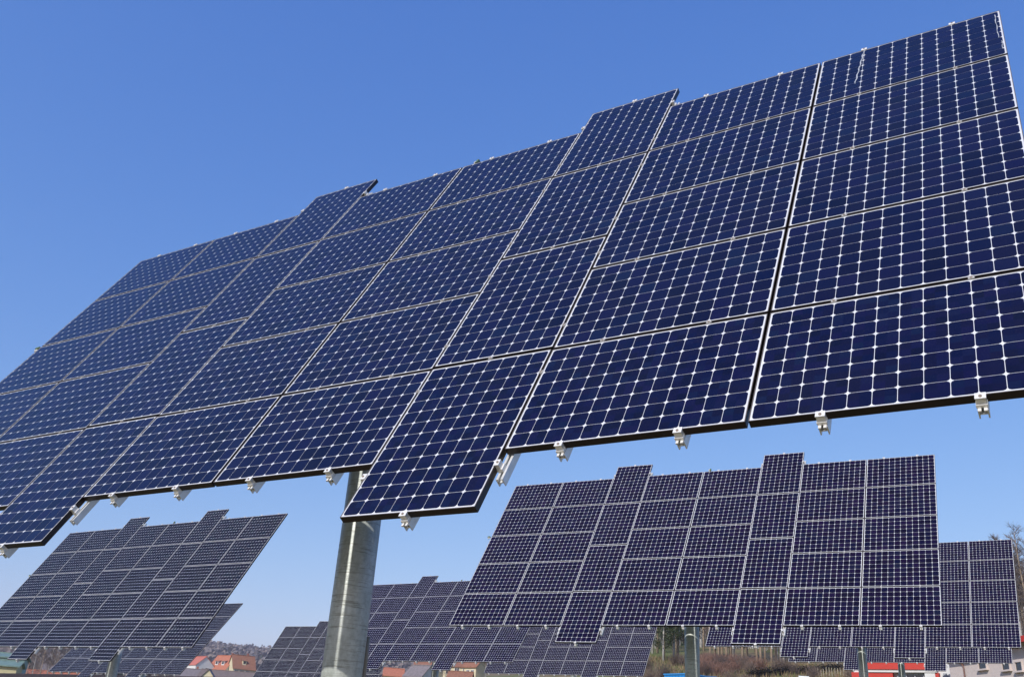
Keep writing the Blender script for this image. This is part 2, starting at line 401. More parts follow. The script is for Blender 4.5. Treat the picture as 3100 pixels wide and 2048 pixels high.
AZ0, TI0 = -0.5726864906, 0.5470908299
T1, P1 = tracker(-1.4501, 8.4126, 4.0096, AZ0, TI0, 'nearest and largest solar array, spreading from upper right corner to left edge', near=True)
TR = [
 (4.7186, 23.6996, 5.0649, .0464, .0566, 'mid distance array at lower right, its pole standing before the bare wood'),
 (-12.4597, 33.3319, 4.4521, -.0119, .0149, 'greyish slanting solar array at lower left, its right corner against the sky'),
 (-19.6519, 57.9176, 4.7347, -.0302, .1437, 'small far array half hidden behind the slanting one, beside the red roofed houses'),
 (-11.7822, 74.3681, 5.8031, .0231, .0484, 'farthest low array left of the thick near pole, right of the village houses'),
 (-2.6875, 48.7119, 5.7744, -.0385, .1149, 'array just right of the thick near pole, above the village roofs'),
 (5.4244, 65.3173, 7.0465, -.0159, .0277, 'distant array low in the centre, its right edge against the ivy covered tree'),
 (14.4871, 38.8770, 6.7217, -.0019, .0583, 'array at the right edge, partly behind the mid distance one, beside bare trees'),
 (22.6286, 54.9760, 8.1294, -.0399, -.0020, 'far right array showing only its bottom rows before the red hall'),
]
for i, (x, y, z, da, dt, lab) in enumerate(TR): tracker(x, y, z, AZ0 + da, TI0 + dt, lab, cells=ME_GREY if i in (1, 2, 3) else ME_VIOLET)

def glint_nut():  # polished dome added on the top clamp to catch a sun glint
    b = MB(); n = 8
    b.tube([(0, -.0135 - .006 * k / n if False else -.008 - .011 * sin(pi / 2 * k / n), VB + .012) for k in range(n + 1)], [.0115 * cos(pi / 2 * k / n) + .0002 for k in range(n + 1)], 20)
    rails = [o for o in T1.children if o.name.startswith('mounting_rail')]
    r = min(rails, key=lambda o: abs(o.matrix_local.translation.x - P_SH * -1 - (CC[7] + .386)))
    b.build('glint_nut', M_('polished steel', (.9, .88, .86), .10, 1.0), r, True)
glint_nut()
# droppings that ran down the top right panels
def streak(p, pts, w, seed):
    random.seed(seed); b = MB(); L = []; R = []
    for i, (x, z) in enumerate(pts):
        ww = w * random.uniform(.45, 1.3); L.append((x - ww, -.0034, z)); R.append((x + ww, -.0034, z + random.uniform(-.004, .004)))
    for i in range(len(pts) - 1): b.face([L[i], L[i + 1], R[i + 1], R[i]])
    b.build('dropping_streak', M_('dried droppings', (.34, .36, .40), .8, 0, .2, 60), p)
random.seed(4)
streak(P1[(7, 0)], [(-.385 + .004 * sin(i * .9) - .0013 * i, .50 - i * .022) for i in range(36)], .0055, 3)
streak(P1[(7, 0)], [(.735 + .003 * sin(i * .8), .44 - i * .03) for i in range(20)], .0035, 5)
streak(P1[(7, 0)], [(.752 + .004 * sin(i * 1.1), -.22 - i * .03) for i in range(7)], .0035, 6)

# ------------------------------------------------------------------ houses
mat_w_white = M_('white render', (.66, .66, .64), .9, 0, .06, 2)
mat_w_pink = M_('pale pink render', (.62, .54, .50), .9, 0, .06, 2)
mat_w_cream = M_('cream render', (.62, .55, .36), .9, 0, .1, 2)
mat_w_green = M_('pale green render', (.30, .42, .37), .9, 0, .1, 2)
mat_r_orange = M_('orange clay roof tiles', (.42, .15, .085), .85, 0, .2, 3, bump=.5)
mat_r_pink = M_('pinkish red roof tiles', (.48, .15, .11), .9, 0, .15, 3)
mat_r_umber = M_('dull brown roof', (.17, .13, .115), .9, 0, .25, 2)
mat_r_green = M_('green sheet roof', (.16, .24, .20), .6, 0, .2, 2)
mat_w_yellow = M_('yellow render', (.55, .49, .28), .9, 0, .1, 2)
mat_r_brown = M_('weathered brown roof tiles', (.27, .12, .07), .9, 0, .3, 3, bump=.5)
mat_r_grey = M_('grey slate roof', (.20, .17, .17), .85, 0, .25, 2, bump=.4)
mat_r_dark = M_('dark corrugated roof', (.030, .022, .028), .8, 0, .3, 1.5)
mat_glass = M_('window glass', (.03, .035, .04), .08, 0, spec=.8)
mat_winfr = M_('white window frame', (.7, .7, .68), .6)
mat_red = M_('red facade paint', (.50, .035, .02), .6, 0, .06, 2)
mat_brick = M_('brick chimney', (.3, .12, .08), .9)

def house(name, loc, rz, w, d, wh, rh, wall, roof, label, wins=(), hip=0.0, chimney=True, over=.35, dormers=0, cat='house', group='village houses below the hill'):
    """w along local x (ridge direction), d along local y; gables at the x ends"""
    root = empty(name, loc, rz); tag(root, label, cat, group)
    b = MB(); b.box(-w / 2, w / 2, -d / 2, d / 2, -3, wh, 0)
    if hip < .5:
        for s in (-1, 1):
            x = s * w / 2
            g = [(x, -d / 2, wh + .001), (x, d / 2, wh + .001), (x, 0, wh + rh)]
            b.face(g if s > 0 else g[::-1])
    b.build('wall', wall, root)
    b = MB(); ox = w / 2 + over; sl = rh / (d / 2); oy = d / 2 + over; ez = wh - over * sl; hx = ox - hip
    t = .16
    for dz, flip in ((t, False), (0.02, True)):
        A = [(-ox, -oy, ez + dz), (ox, -oy, ez + dz), (hx, 0, wh + rh + dz), (-hx, 0, wh + rh + dz)]
        B = [(ox, oy, ez + dz), (-ox, oy, ez + dz), (-hx, 0, wh + rh + dz), (hx, 0, wh + rh + dz)]
        b.face(A if not flip else A[::-1]); b.face(B if not flip else B[::-1])
        if hip > 0:
            b.face([(ox, -oy, ez + dz), (ox, oy, ez + dz), (hx, 0, wh + rh + dz)]); b.face([(-ox, oy, ez + dz), (-ox, -oy, ez + dz), (-hx, 0, wh + rh + dz)])
    for p, q in (((-ox, -oy), (ox, -oy)), ((ox, oy), (-ox, oy))):
        b.face([(p[0], p[1], ez + .02), (q[0], q[1], ez + .02), (q[0], q[1], ez + t), (p[0], p[1], ez + t)])
    if hip == 0:
        for s in (-1, 1):
            for yy in (-1, 1):
                b.face([(s * ox, yy * oy, ez + .02), (s * ox, 0, wh + rh + .02), (s * ox, 0, wh + rh + t), (s * ox, yy * oy, ez + t)])
    rf = b.build('roof', roof, root)
    b = MB(); b.box(-hx, hx, -.14, .14, wh + rh + t - .03, wh + rh + t + .1); b.build('ridge', roof, rf)
    if chimney:
        b = MB(); b.box(w * .18, w * .18 + .6, .3, .9, wh + rh * .5, wh + rh + .9); b.build('chimney', mat_brick, rf)
    for i in range(dormers):
        x = (i - (dormers - 1) / 2) * 2.6
        b = MB(); y = -d * .3; zb = wh + rh * .35; b.box(x - .55, x + .55, y - .5, y + 1.2, zb - .3, zb + 1.0, 0); b.box(x - .35, x + .35, y - .53, y - .49, zb + .1, zb + .8, 1)
        b.face([(x - .8, y - .7, zb + .95), (x + .8, y - .7, zb + .95), (x + .8, y + 1.6, zb + 1.45), (x - .8, y + 1.6, zb + 1.45)], 2)
        b.build('dormer', [wall, mat_glass, roof], rf)
    for (side, a, z, ww, hh) in wins:     # side: 'f' (-y), 'l' (-x), 'r' (+x)
        if side == 'f': Mt = Matrix.Translation((a, -d / 2, z))
        elif side == 'l': Mt = Matrix.Translation((-w / 2, a, z)) @ Matrix.Rotation(-pi / 2, 4, 'Z')
        else: Mt = Matrix.Translation((w / 2, a, z)) @ Matrix.Rotation(pi / 2, 4, 'Z')
        b = MB(); b.box(-ww / 2, ww / 2, -.03, .01, 0, hh)
        win = b.build('window', mat_glass, root, mat=Mt)
        b = MB(); t2 = .09
        b.box(-ww / 2 - t2, ww / 2 + t2, -.07, .005, hh, hh + t2); b.box(-ww / 2 - t2 - .05, ww / 2 + t2 + .05, -.12, .005, -t2, 0)
        b.box(-ww / 2 - t2, -ww / 2, -.07, .005, 0, hh); b.box(ww / 2, ww / 2 + t2, -.07, .005, 0, hh); b.box(-.035, .035, -.06, -.031, 0, hh)
        b.build('frame', mat_winfr, win)
    return root
def hloc(px, py, dist, drop):            # ground point under the roof ridge seen at the pixel
    p = at(px, py, dist); return (p.x, p.y, p.z - drop)

# left village
house('house', hloc(610, 1987, 330, 6.0), rad(-46), 6.5, 6.2, 3.4, 2.6, mat_w_white, mat_r_pink, 'white gabled house with pinkish red roof, leftmost of the red roofed houses', [('r', .9, 1.6, 1.3, 1.2)], chimney=False, over=.2)
house('house', hloc(688, 1984, 330, 7.0), rad(-30), 7.6, 7.2, 2.8, 4.2, mat_w_white, mat_r_orange, 'house with bright orange tiled roof, between the pink roofed and the brown roofed one', [('f', -1.5, 1.0, 1.2, 1.2), ('f', 1.5, 1.0, 1.2, 1.2)], dormers=2, over=.25)
house('house', hloc(737, 1984, 325, 6.8), rad(30), 6.8, 6.4, 3.0, 3.8, mat_w_cream, mat_r_brown, 'cream gabled house with weathered brown roof, rightmost of the red roofed houses', [('f', -2.4, .9, 1.1, 1.5), ('f', -.6, .9, 1.1, 1.5), ('f', 1.2, .9, 1.1, 1.5)], dormers=1, over=.3)
house('house', hloc(706, 2027, 300, 4.2), rad(2), 17, 8, 1.6, 2.2, mat_w_cream, mat_r_umber, 'low building with long dull brown roof in front of the orange roofed house', chimney=False)
house('house', hloc(578, 2024, 305, 4.0), rad(14), 8, 7, 1.8, 2.2, mat_w_white, mat_r_grey, 'low grey roofed house in front of the white gabled one', chimney=True)
house('house', hloc(636, 2024, 285, 3.6), rad(96), 4, 2.8, 1.8, 1.6, mat_w_cream, mat_r_grey, 'little cream gabled shed between the dull roofs', chimney=False)
house('house', hloc(-14, 1976, 160, 7), rad(15), 8, 7, 6.4, .6, mat_w_green, mat_r_green, 'green walled house at the lower left corner', [('f', -2, 3.6, 1.1, 1.3), ('f', 1, 3.6, 1.1, 1.3)], chimney=False)
house('house', hloc(24, 2001, 145, 6), rad(15), 3.2, 4, 5.4, .6, mat_w_yellow, mat_r_green, 'yellowish house beside the green one at the lower left', [('f', -.9, 3.0, .7, 1.0), ('f', .8, 3.0, .7, 1.0)], chimney=False)
house('house', hloc(158, 2012, 220, 4.6), rad(20), 3.2, 4, 3.2, 1.4, mat_w_white, mat_r_grey, 'small white building at the lower left behind the tree line', [('f', 0, 1.4, .9, 1)], chimney=False)
house('house', hloc(170, 2030, 200, 3.6), rad(4), 11, 6, 1.8, 1.6, mat_w_cream, mat_r_orange, 'low building with flat orange roof at the lower left', chimney=False)
# centre village
house('house', hloc(1194, 2014, 250, 4.2), rad(6), 4.6, 5, 1.8, 1.7, mat_w_cream, mat_r_orange, 'house with small orange roof just right of the thick near pole', chimney=False)
house('house', hloc(1284, 2002, 280, 6.2), rad(-8), 4.6, 6, 4.2, 2.0, mat_w_white, mat_r_brown, 'house with reddish brown roof behind the grey roofed barn', [('f', -1, 2.5, 1, 1.2), ('f', 1, 2.5, 1, 1.2)])
house('barn', hloc(1276, 2014, 215, 4.2), rad(-34), 4.6, 5.2, 2.0, 2.2, mat_w_white, mat_r_grey, 'grey roofed barn below the array right of the near pole', [('f', .6, .3, 1.2, 1.3)], chimney=False, cat='barn')
house('house', hloc(1392, 1998, 240, 6.2), rad(-8), 6.4, 6, 4.6, 1.4, mat_w_cream, mat_r_brown, 'cream house with a row of windows under the centre array', [('f', -2, 3.0, 1.0, 1.3), ('f', 0, 3.0, 1.0, 1.3), ('f', 2, 3.0, 1.0, 1.3)])
house('house', hloc(1442, 1999, 235, 6.6), rad(-40), 3.6, 4, 5.2, 1.8, mat_w_cream, mat_r_brown, 'tall narrow cream house right of the row of windows', [('f', -.6, 3.2, .8, 1.2), ('f', .8, 3.2, .8, 1.2), ('f', .8, 1.2, .8, 1.2)])
house('house', hloc(1395, 2040, 205, 3.6), rad(-8), 4.5, 4, 2.6, 1.4, mat_w_cream, mat_r_brown, 'low cream cottage at the bottom edge in the centre', [('f', 0, 1, .9, 1)], chimney=False)

# long dark shed along the bottom left
def shed():
    a = at(0, 2037, 112); c = at(790, 2042, 79); a = Vector((a.x, a.y, 0)); c = Vector((c.x, c.y, 0))
    a0 = a - (c - a) * .25
    d = (c - a0); L = d.length; ang = math.atan2(d.y, d.x); zt = at(0, 2037, 112).z
    gz = min(ground_z(a0.x, a0.y), ground_z(c.x, c.y)) - .5
    root = empty('storage_shed', (a0.x, a0.y, gz), ang); tag(root, 'long dark flat roofed shed running along the bottom left edge', 'shed')
    h = zt - gz
    b = MB(); b.box(0, L, .2, 7.8, 0, h - .35); b.build('wall', M_('dark timber wall', (.035, .026, .026), .9, 0, .3, 2, stretch=(6, 1, .3)), root)
    b = MB(); b.box(-.3, L + .3, -.2, 8.2, h - .34, h); 
    n = int(L / 1.0)
    b.build('roof', mat_r_dark, root)
    b = MB(); b.box(-.3, L + .3, -.26, -.205, h - .42, h + .02); b.build('fascia', mat_r_dark, root)
shed()

# ------------------------------------------------------------------ red and white hall, white house on the right
def facade_frame(pa, pb, dist_a, dist_b):
    a = at(*pa, dist_a); b = at(*pb, dist_b); d = Vector((b.x - a.x, b.y - a.y, 0)); return a, b, d.length, math.atan2(d.y, d.x)
def red_hall():
    a, b_, L, ang = facade_frame((2580, 2033), (2872, 2033), 84, 82)
    ztop = at(2720, 2003.5, 83).z; gz = ground_z(a.x, a.y) - .4
    root = empty('garage_hall', (a.x, a.y, gz), ang); tag(root, 'red and white flat roofed hall with wide glazed doors at the lower right', 'hall')
    H = ztop - gz; D = 9
    zf = at(2720, 2025.5, 83).z - gz          # bottom of the red fascia
    b = MB(); b.box(0, L, .35, D, 0, H - .1); b.build('wall', mat_w_white, root)
    b = MB(); b.box(.9, L - 1.0, -.25, D + .2, zf, H); b.build('fascia', mat_red, root)
    b = MB(); b.box(.7, L - .8, -.15, .349, zf - .20, zf - .002); b.build('lintel_band', mat_w_white, root)
    zl = zf - .205
    b = MB(); b.box(-.05, 3.1, -.05, .349, 0, zl); b.build('red_panel', mat_red, root)
    def door(x0, x1):
        g = MB(); g.box(x0 + .25, x1 - .1, .25, .345, 0, zl - .12); dd = g.build('glazed_door', mat_glass, root)
        f = MB(); f.box(x0 + .25, x1 - .1, .18, .249, zl - .12, zl)
        n = 3
        for i in range(n + 1):
            x = x0 + .25 + (x1 - x0 - .35) * i / n; f.box(x - .04, x + .04, .18, .249, 0, zl - .121)
        for z in (.9, 1.9): f.box(x0 + .29, x1 - .14, .19, .248, z, z + .06)
        f.build('frame', M_('grey door frame', (.35, .36, .38), .5), dd)
    door(3.15, 5.4)
    b = MB(); b.box(5.45, 6.2, -.08, .349, 0, zl); b.build('pillar', mat_w_white, root)
    b = MB(); b.box(6.201, 6.45, -.05, .349, 0, zl); b.build('red_reveal', mat_red, root)
    door(6.45, min(9.2, L - .1))
    return root
red_hall()
def white_house():
    a, b_, L, ang = facade_frame((2872, 2003), (3420, 2023), 80, 66)
    root_z = ground_z(a.x, a.y) - .8
    root = empty('house', (a.x, a.y, root_z), ang); tag(root, 'pale rendered house with a red eaves edge and small deep windows at the right edge', 'house')
    ze = at(3095, 1943, 73).z - root_z; D = 9
    b = MB(); b.box(0, L, 0, D, 0, ze); b.build('wall', mat_w_pink, root)
    b = MB(); b.box(-.5, L + .5, -.7, D + .6, ze + .002, ze + .22)
    for p in ([(-.5, -.7, ze + .22), (L + .5, -.7, ze + .22), (L - 2, D / 2, ze + .5), (2, D / 2, ze + .5)], [(L + .5, D + .6, ze + .22), (-.5, D + .6, ze + .22), (2, D / 2, ze + .5), (L - 2, D / 2, ze + .5)], [(-.5, D + .6, ze + .22), (-.5, -.7, ze + .22), (2, D / 2, ze + .5)], [(L + .5, -.7, ze + .22), (L + .5, D + .6, ze + .22), (L - 2, D / 2, ze + .5)]): b.face(p)
    rf = b.build('roof', mat_r_brown, root)
    b = MB(); b.box(-.5, L + .5, -.80, -.702, ze - .12, ze + .24); b.build('eaves_board', mat_red, root)
    dv = Vector((cos(ang), sin(ang)))
    def ux(px, py):    # where the pixel's ray meets the facade
        w = ray(px, py); # solve a + t*dv = s*w (xy)
        det = dv.x * (-w.y) - (-w.x) * dv.y; t = (-a.x * (-w.y) - (-w.x) * (-a.y)) / det; s = (dv.x * (-a.y) - dv.y * (-a.x)) / det
        return t, s * w.z - root_z
    for (x0, y0, x1, y1) in ((2963, 2001, 2989, 2022), (3034, 2001, 3060, 2025), (3075, 2004, 3098, 2028)):
        u0, z1 = ux(x0, y0); u1, z0 = ux(x1, y1); 
        g = MB(); g.box(u0, u1, -.02, .02, z0, z1); wd = g.build('window', mat_glass, root)
        f = MB(); t = .07; f.box(u0 - t, u1 + t, -.10, -.003, z1, z1 + t); f.box(u0 - t - .1, u1 + t + .1, -.22, -.003, z0 - .1, z0); f.box(u0 - t, u0, -.10, -.003, z0, z1); f.box(u1, u1 + t, -.10, -.003, z0, z1)
        f.build('frame', mat_w_pink, wd)
    u, z = ux(2920, 2008)
    b = MB(); b.tube([(u - .6, -.12, z + .1), (u - .15, -.12, z + .05), (u, -.12, z - .2), (u + .02, -.12, 0)], .055, 8); b.build('drainpipe', M_('brown drainpipe', (.16, .08, .06), .5), root, True)
white_house()

# ------------------------------------------------------------------ container, van
def container():
    a, b_, L, ang = facade_frame((2010, 2038.5), (2082, 2038.5), 96, 94)
    gz = ground_z(a.x, a.y); zt = at(2045, 2036.5, 95).z
    root = empty('shipping_container', (a.x, a.y, min(gz, zt - 2.5)), ang); tag(root, 'bright blue ribbed shipping container left of the mid distance pole', 'container')
    H = zt - min(gz, zt - 2.5); mb = M_('bright blue paint', (.03, .27, .62), .45, 0, .12, 2)
    b = MB(); b.box(0, L, .06, 2.4, .1, H - .1); b.build('body', mb, root)
    b = MB(); n = int(L / .18)
    for i in range(n): b.box(i * L / n + .03, i * L / n + .12, 0, .059, .16, H - .17)
    b.build('corrugation', mb, root)
    b = MB(); b.box(-.05, L + .05, -.03, 2.45, H - .098, H); b.build('top_rail', mb, root)
container()
def container2():
    p = at(2130, 2045, 100); gz = ground_z(p.x, p.y)
    root = empty('shipping_container', (p.x - .4, p.y, gz - 1.2), rad(-8)); tag(root, 'darker blue container, mostly hidden right of the mid distance pole', 'container')
    H = p.z - gz + 1.2 + .05; mb = M_('dark blue paint', (.03, .12, .30), .5, 0, .12, 2)
    b = MB(); b.box(-1.6, 1.6, .06, 2.4, .1, H - .1); b.build('body', mb, root)
    b = MB()
    for i in range(18): b.box(-1.6 + i * .18 + .02, -1.6 + i * .18 + .1, 0, .059, .16, H - .17)
    b.build('corrugation', mb, root)
    b = MB(); b.box(-1.65, 1.65, -.03, 2.45, H - .098, H); b.build('top_rail', mb, root)
container2()
def hit(px, py, r0=60, r1=400):           # where a photo pixel's line of sight meets the terrain
    r = r0
    while r < r1:
        p = at(px, py, r)
        if p.z < ground_z(p.x, p.y): return p
        r += .5
    return at(px, py, r1)
def cabinet():
    p = at(2433, 2044.5, 98); gz = ground_z(p.x, p.y) - .1; H = p.z - gz
    root = empty('equipment_cabin', (p.x, p.y, gz), rad(-8)); tag(root, 'small white cabin, only its rounded top showing at the bottom edge below the dark line', 'cabin')
    mw = M_('white sheet metal', (.75, .75, .72), .45)
    b = MB(); b.box(-.42, .42, -.4, .4, 0, H - .12); b.build('body', mw, root)
    b = MB(); b.tube([(-.47, 0, H - .16), (.47, 0, H - .16)], .16, 16); b.box(-.47, .47, -.44, .44, H - .2, H - .119); b.build('roof', mw, root)
    b = MB(); b.box(-.3, .3, -.43, -.401, .2, H - .3); dr = b.build('door', mw, root)
    b = MB(); b.box(.2, .24, -.46, -.431, H * .45, H * .5); b.build('handle', mat_bolt, dr)
cabinet()

# ------------------------------------------------------------------ vegetation
mat_bark = M_('pale tan bark', (.34, .26, .18), .9, 0, .25, 6, stretch=(1, 1, .3))
mat_bark2 = M_('grey birch bark', (.42, .40, .36), .9, 0, .35, 5, stretch=(1, 1, .4))
mat_twig = M_('bare brown twigs', (.17, .125, .10), .95, 0, .25, 1)
mat_twig2 = M_('bare grey twigs', (.15, .13, .12), .95, 0, .25, 1)
mat_red_shrub = M_('reddish bare shrub twigs', (.24, .135, .10), .95, 0, .25, 1)
mat_ivy = M_('ivy leaves', (.055, .085, .02), .6, 0, .4, 1)
mat_conifer = M_('dark conifer needles', (.03, .05, .025), .8, 0, .4, 1)

def tree_meshes(seed, h, bark, twig, crown0=.35, spread=1.0, nb=46, leaf=False):
    random.seed(seed); tr = MB(); cr = MB()
    bend = [(random.uniform(-.2, .2) * i / 5, random.uniform(-.2, .2) * i / 5, h * i / 5) for i in range(6)]
    bend[0] = (0, 0, -.6); tr.tube(bend, [.17, .15, .13, .10, .06, .02], 7)
    def pos(t):
        i = min(4, int(t * 5)); q = t * 5 - i; a, b = bend[i], bend[i + 1]; return Vector([a[k] + (b[k] - a[k]) * q for k in range(3)])
    for i in range(nb):
        t = crown0 + (1 - crown0) * (i / nb); p = pos(t); an = random.uniform(0, 2 * pi)
        L = (1.05 - t) * h * .42 * random.uniform(.6, 1.25) * spread + .4
        up = random.uniform(.5, 1.1)
        d = Vector((cos(an), sin(an), up)).normalized(); e = p + d * L
        mid = p + d * L * .5 + Vector((0, 0, -.05 * L))
        cr.tube([p, mid, e], [.035, .022, .008], 3, cap=False)
        for k in range(14):
            s = random.uniform(.25, 1); q = p + d * L * s; dd = (d + Vector((random.gauss(0, .6), random.gauss(0, .6), random.gauss(.25, .4)))).normalized(); l2 = random.uniform(.3, 1.0) * (.6 + .4 * L / 3)
            side = dd.cross(Vector((random.random(), random.random(), random.random()))).normalized() * .016
            e2 = q + dd * l2
            cr.face([q - side, q + side, e2])
            for kk in range(3):
                q2 = q + dd * l2 * random.uniform(.3, 1); d3 = (dd + Vector((random.gauss(0, .7), random.gauss(0, .7), random.gauss(.1, .5)))).normalized()
                sd_ = d3.cross(Vector((random.random(), .3, random.random()))).normalized() * .011
                cr.face([q2 - sd_, q2 + sd_, q2 + d3 * random.uniform(.25, .6)])
            if leaf:
                for kk in range(5):
                    c = q + Vector((random.gauss(0, .35), random.gauss(0, .35), random.gauss(0, .35))); a = Vector((random.gauss(0, 1), random.gauss(0, 1), random.gauss(0, 1))).normalized() * .16; bb = a.cross(Vector((0, 0, 1))) * .8
                    cr.face([c - a, c - bb, c + a, c + bb])
    return tr.mesh('trunk', bark, True), cr.mesh('crown', twig)
TM = [tree_meshes(11, 13, mat_bark, mat_twig, .42), tree_meshes(12, 15, mat_bark, mat_twig, .5, .8), tree_meshes(13, 14, mat_bark2, mat_twig2, .4), tree_meshes(14, 11.5, mat_bark2, mat_twig, .35, 1.1)]
TIVY = tree_meshes(21, 13, mat_bark2, mat_ivy, .12, .75, 60, True)
TCON = tree_meshes(22, 14, mat_bark, mat_conifer, .15, .6, 70, True)
def plant_tree(ms, x, y, s, rz, label, group='bare trees of the wood behind the arrays', dz=0):
    r = empty('tree', ground_on(x, y, dz), rz); r.scale = (s, s, s); tag(r, label, 'tree', group)
    link('trunk', ms[0], r, loc=(0, 0, 0)); link('crown', ms[1], r, loc=(0, 0, 0)); return r
random.seed(77)
LBL = {0: 'tall bare tree with pale tan trunk', 1: 'slim high crowned bare tree with tan trunk', 2: 'bare tree with grey birch like trunk', 3: 'short wide crowned bare tree with grey trunk'}
def place(l, az):
    w = 'left of the mid distance pole' if az < 11.5 else 'right of the mid distance pole' if az < 13.6 else 'on the bank above the dry slope' if az < 20 else 'at the right edge'
    return l + ', ' + w
spots = []
for i in range(52):
    az = random.uniform(8.6, 17.8) if i % 5 else random.uniform(27.6, 31); r = 133 + (i / 52) ** 1.2 * 50 + random.uniform(-2, 4)
    if 9 < az < 14 and r < 150 and random.random() < .45: continue
    spots.append((az, r))
for az, r in spots:
    k = random.randrange(4); x, y = polar(az, r)
    plant_tree(TM[k], x, y, random.uniform(.85, 1.15), random.uniform(0, 6.3), place(LBL[k], az))
for px, r in ((2150, 132), (2165, 134), (2176, 133), (2186, 135), (2200, 133), (2212, 134), (2248, 131), (2262, 133), (2292, 134), (2304, 130), (2316, 131), (2336, 132), (2350, 134), (2040, 136), (2052, 134)):
    p = at(px, 2000, r); k = random.choice((0, 1)); plant_tree(TM[k], p.x, p.y, random.uniform(.9, 1.1), random.uniform(0, 6.3), place(LBL[k], math.degrees(math.atan2(p.x, p.y))))
for px, r, s in ((3074, 128, .95), (3084, 130, 1.1), (3094, 126, 1.05), (3108, 130, 1.1), (3125, 128, 1.1), (3150, 132, 1.1)):
    p = at(px, 1950, r); plant_tree(TM[px % 4], p.x, p.y, s, px, place(LBL[px % 4], 29))
for px, r, s, ms, lab in ((2008, 128, .75, TIVY, 'bushy ivy covered tree at the edge of the wood, right of the centre array'), (2040, 131, .85, TIVY, 'ivy covered tree with pale trunk next to the mid distance pole'), (2085, 137, .9, TCON, 'dark green conifer behind the mid distance pole')):
    p = at(px, 2000, r); plant_tree(ms, p.x, p.y, s, px, lab, 'green trees among the bare wood')

def shrub_mesh(seed, n=260, h=1.8, sp=1.3, mat=mat_red_shrub):
    random.seed(seed); b = MB()
    for i in range(n):
        a = random.uniform(0, 6.3); d = Vector((cos(a) * random.uniform(.1, .8), sin(a) * random.uniform(.1, .8), 1)).normalized()
        q = Vector((random.gauss(0, sp * .3), random.gauss(0, sp * .3), -.1)); L = h * random.uniform(.4, 1); e = q + d * L
        s = d.cross(Vector((random.random(), random.random(), .1))).normalized() * .02
        b.face([q - s, q + s, e])
        for k in range(5):
            q2 = q + d * L * random.uniform(.3, .95); d2 = (d + Vector((random.gauss(0, .5), random.gauss(0, .5), .1))).normalized()
            s2 = d2.cross(Vector((random.random(), random.random(), .1))).normalized() * .014; b.face([q2 - s2, q2 + s2, q2 + d2 * random.uniform(.2, .6)])
    return b.mesh('shrub', mat)
SH = [shrub_mesh(1), shrub_mesh(2, 220, 1.4, 1.6), shrub_mesh(3, 240, 2.2, 1.2, mat_twig)]
random.seed(5)
for i in range(46):
    px = random.uniform(2125, 2300) if i < 24 else random.uniform(1950, 2600); r = random.uniform(116, 129) if i < 24 else random.uniform(104, 128)
    p = at(px, 2000, r); k = random.choice((0, 1)) if i < 24 else 2
    o = link('shrub', SH[k], None, loc=ground_on(p.x, p.y)); o.rotation_euler = (0, 0, random.uniform(0, 6.3)); s = random.uniform(.55, 1.05); o.scale = (s, s, s)
    tag(o, 'reddish bare shrub at the foot of the wood right of the mid distance pole' if k < 2 else 'brown bare shrub on the dry slope below the wood', 'shrub', 'reddish shrubs at the foot of the wood' if k < 2 else 'brown shrubs on the slope')

ORD = ['nearest the green house' , 'second along', 'midway along', 'towards the slanting array', 'near the small far array', 'rightmost', 'leftmost', 'in the back row left', 'in the back row middle', 'in the back row right', 'last in the back row', 'beside the yellowish house']
# left valley: bare brown trees behind the shed
for i, (px, r, k) in enumerate(((105, 175, 2), (128, 180, 0), (150, 190, 3), (172, 186, 1), (192, 180, 2), (214, 195, 0), (88, 200, 1), (120, 230, 3), (165, 240, 2), (205, 235, 3), (235, 230, 0), (60, 210, 2))):
    p = at(px, 2010, r); plant_tree(TM[k], p.x, p.y, .58 + .1 * (i % 3), px, ('far ' if r > 198 else '') + ['small', 'middling', 'larger'][i % 3] + ' bare ' + ['tan trunked', 'slim', 'grey', 'wide crowned'][k] + ' tree behind the dark shed, ' + ORD[i], 'bare trees at the lower left')
for i, (px, r, k) in enumerate(((780, 330, 2), (800, 335, 0), (818, 340, 3), (545, 350, 2), (560, 355, 1), (790, 360, 1))):
    p = at(px, 2005, r); plant_tree(TM[k], p.x, p.y, .55, px, ['grey bare tree right of the brown roofed house', 'tan trunked bare tree right of the brown roofed house', 'wide bare tree nearest the low array right of the houses', 'grey bare tree left of the pink roofed house', 'slim bare tree left of the pink roofed house', 'slim bare tree behind the brown roofed house'][i], 'bare trees among the village houses')
for i, (px, r, k) in enumerate(((1235, 245, 2), (1340, 235, 0), (1362, 240, 3), (1325, 250, 1), (1470, 230, 2), (1350, 215, 3))):
    p = at(px, 2030, r); plant_tree(TM[k], p.x, p.y, .42, px, ['small grey bare tree between the orange roof and the barn', 'small tan bare tree right of the barn', 'small wide bare tree left of the cream window row', 'small slim bare tree behind the barn', 'small grey bare tree right of the tall cream house', 'small wide bare tree below the cream window row'][i], 'bare trees among the centre roofs')

# grass tufts on the near side of the scrub slope (seen edge on)
def tufts():
    random.seed(9); b = MB()
    for i in range(26000):
        az = random.uniform(7, 24); r = random.uniform(84, 133); x, y = polar(az, r); z = ground_z(x, y)
        h = random.uniform(.15, .7); a = random.uniform(0, 6.3); w = random.uniform(.02, .07); dx, dy = cos(a) * w, sin(a) * w
        b.face([(x - dx, y - dy, z - .05), (x + dx, y + dy, z - .05), (x + random.gauss(0, .12), y + random.gauss(0, .12), z + h)], random.choice((0, 0, 1, 2)))
    o = b.build('dry_grass', [M_('straw grass', (.26, .19, .10), .95), M_('brown grass', (.16, .10, .06), .95), M_('green grass', (.11, .13, .035), .95)]); o['kind'] = 'stuff'
tufts()
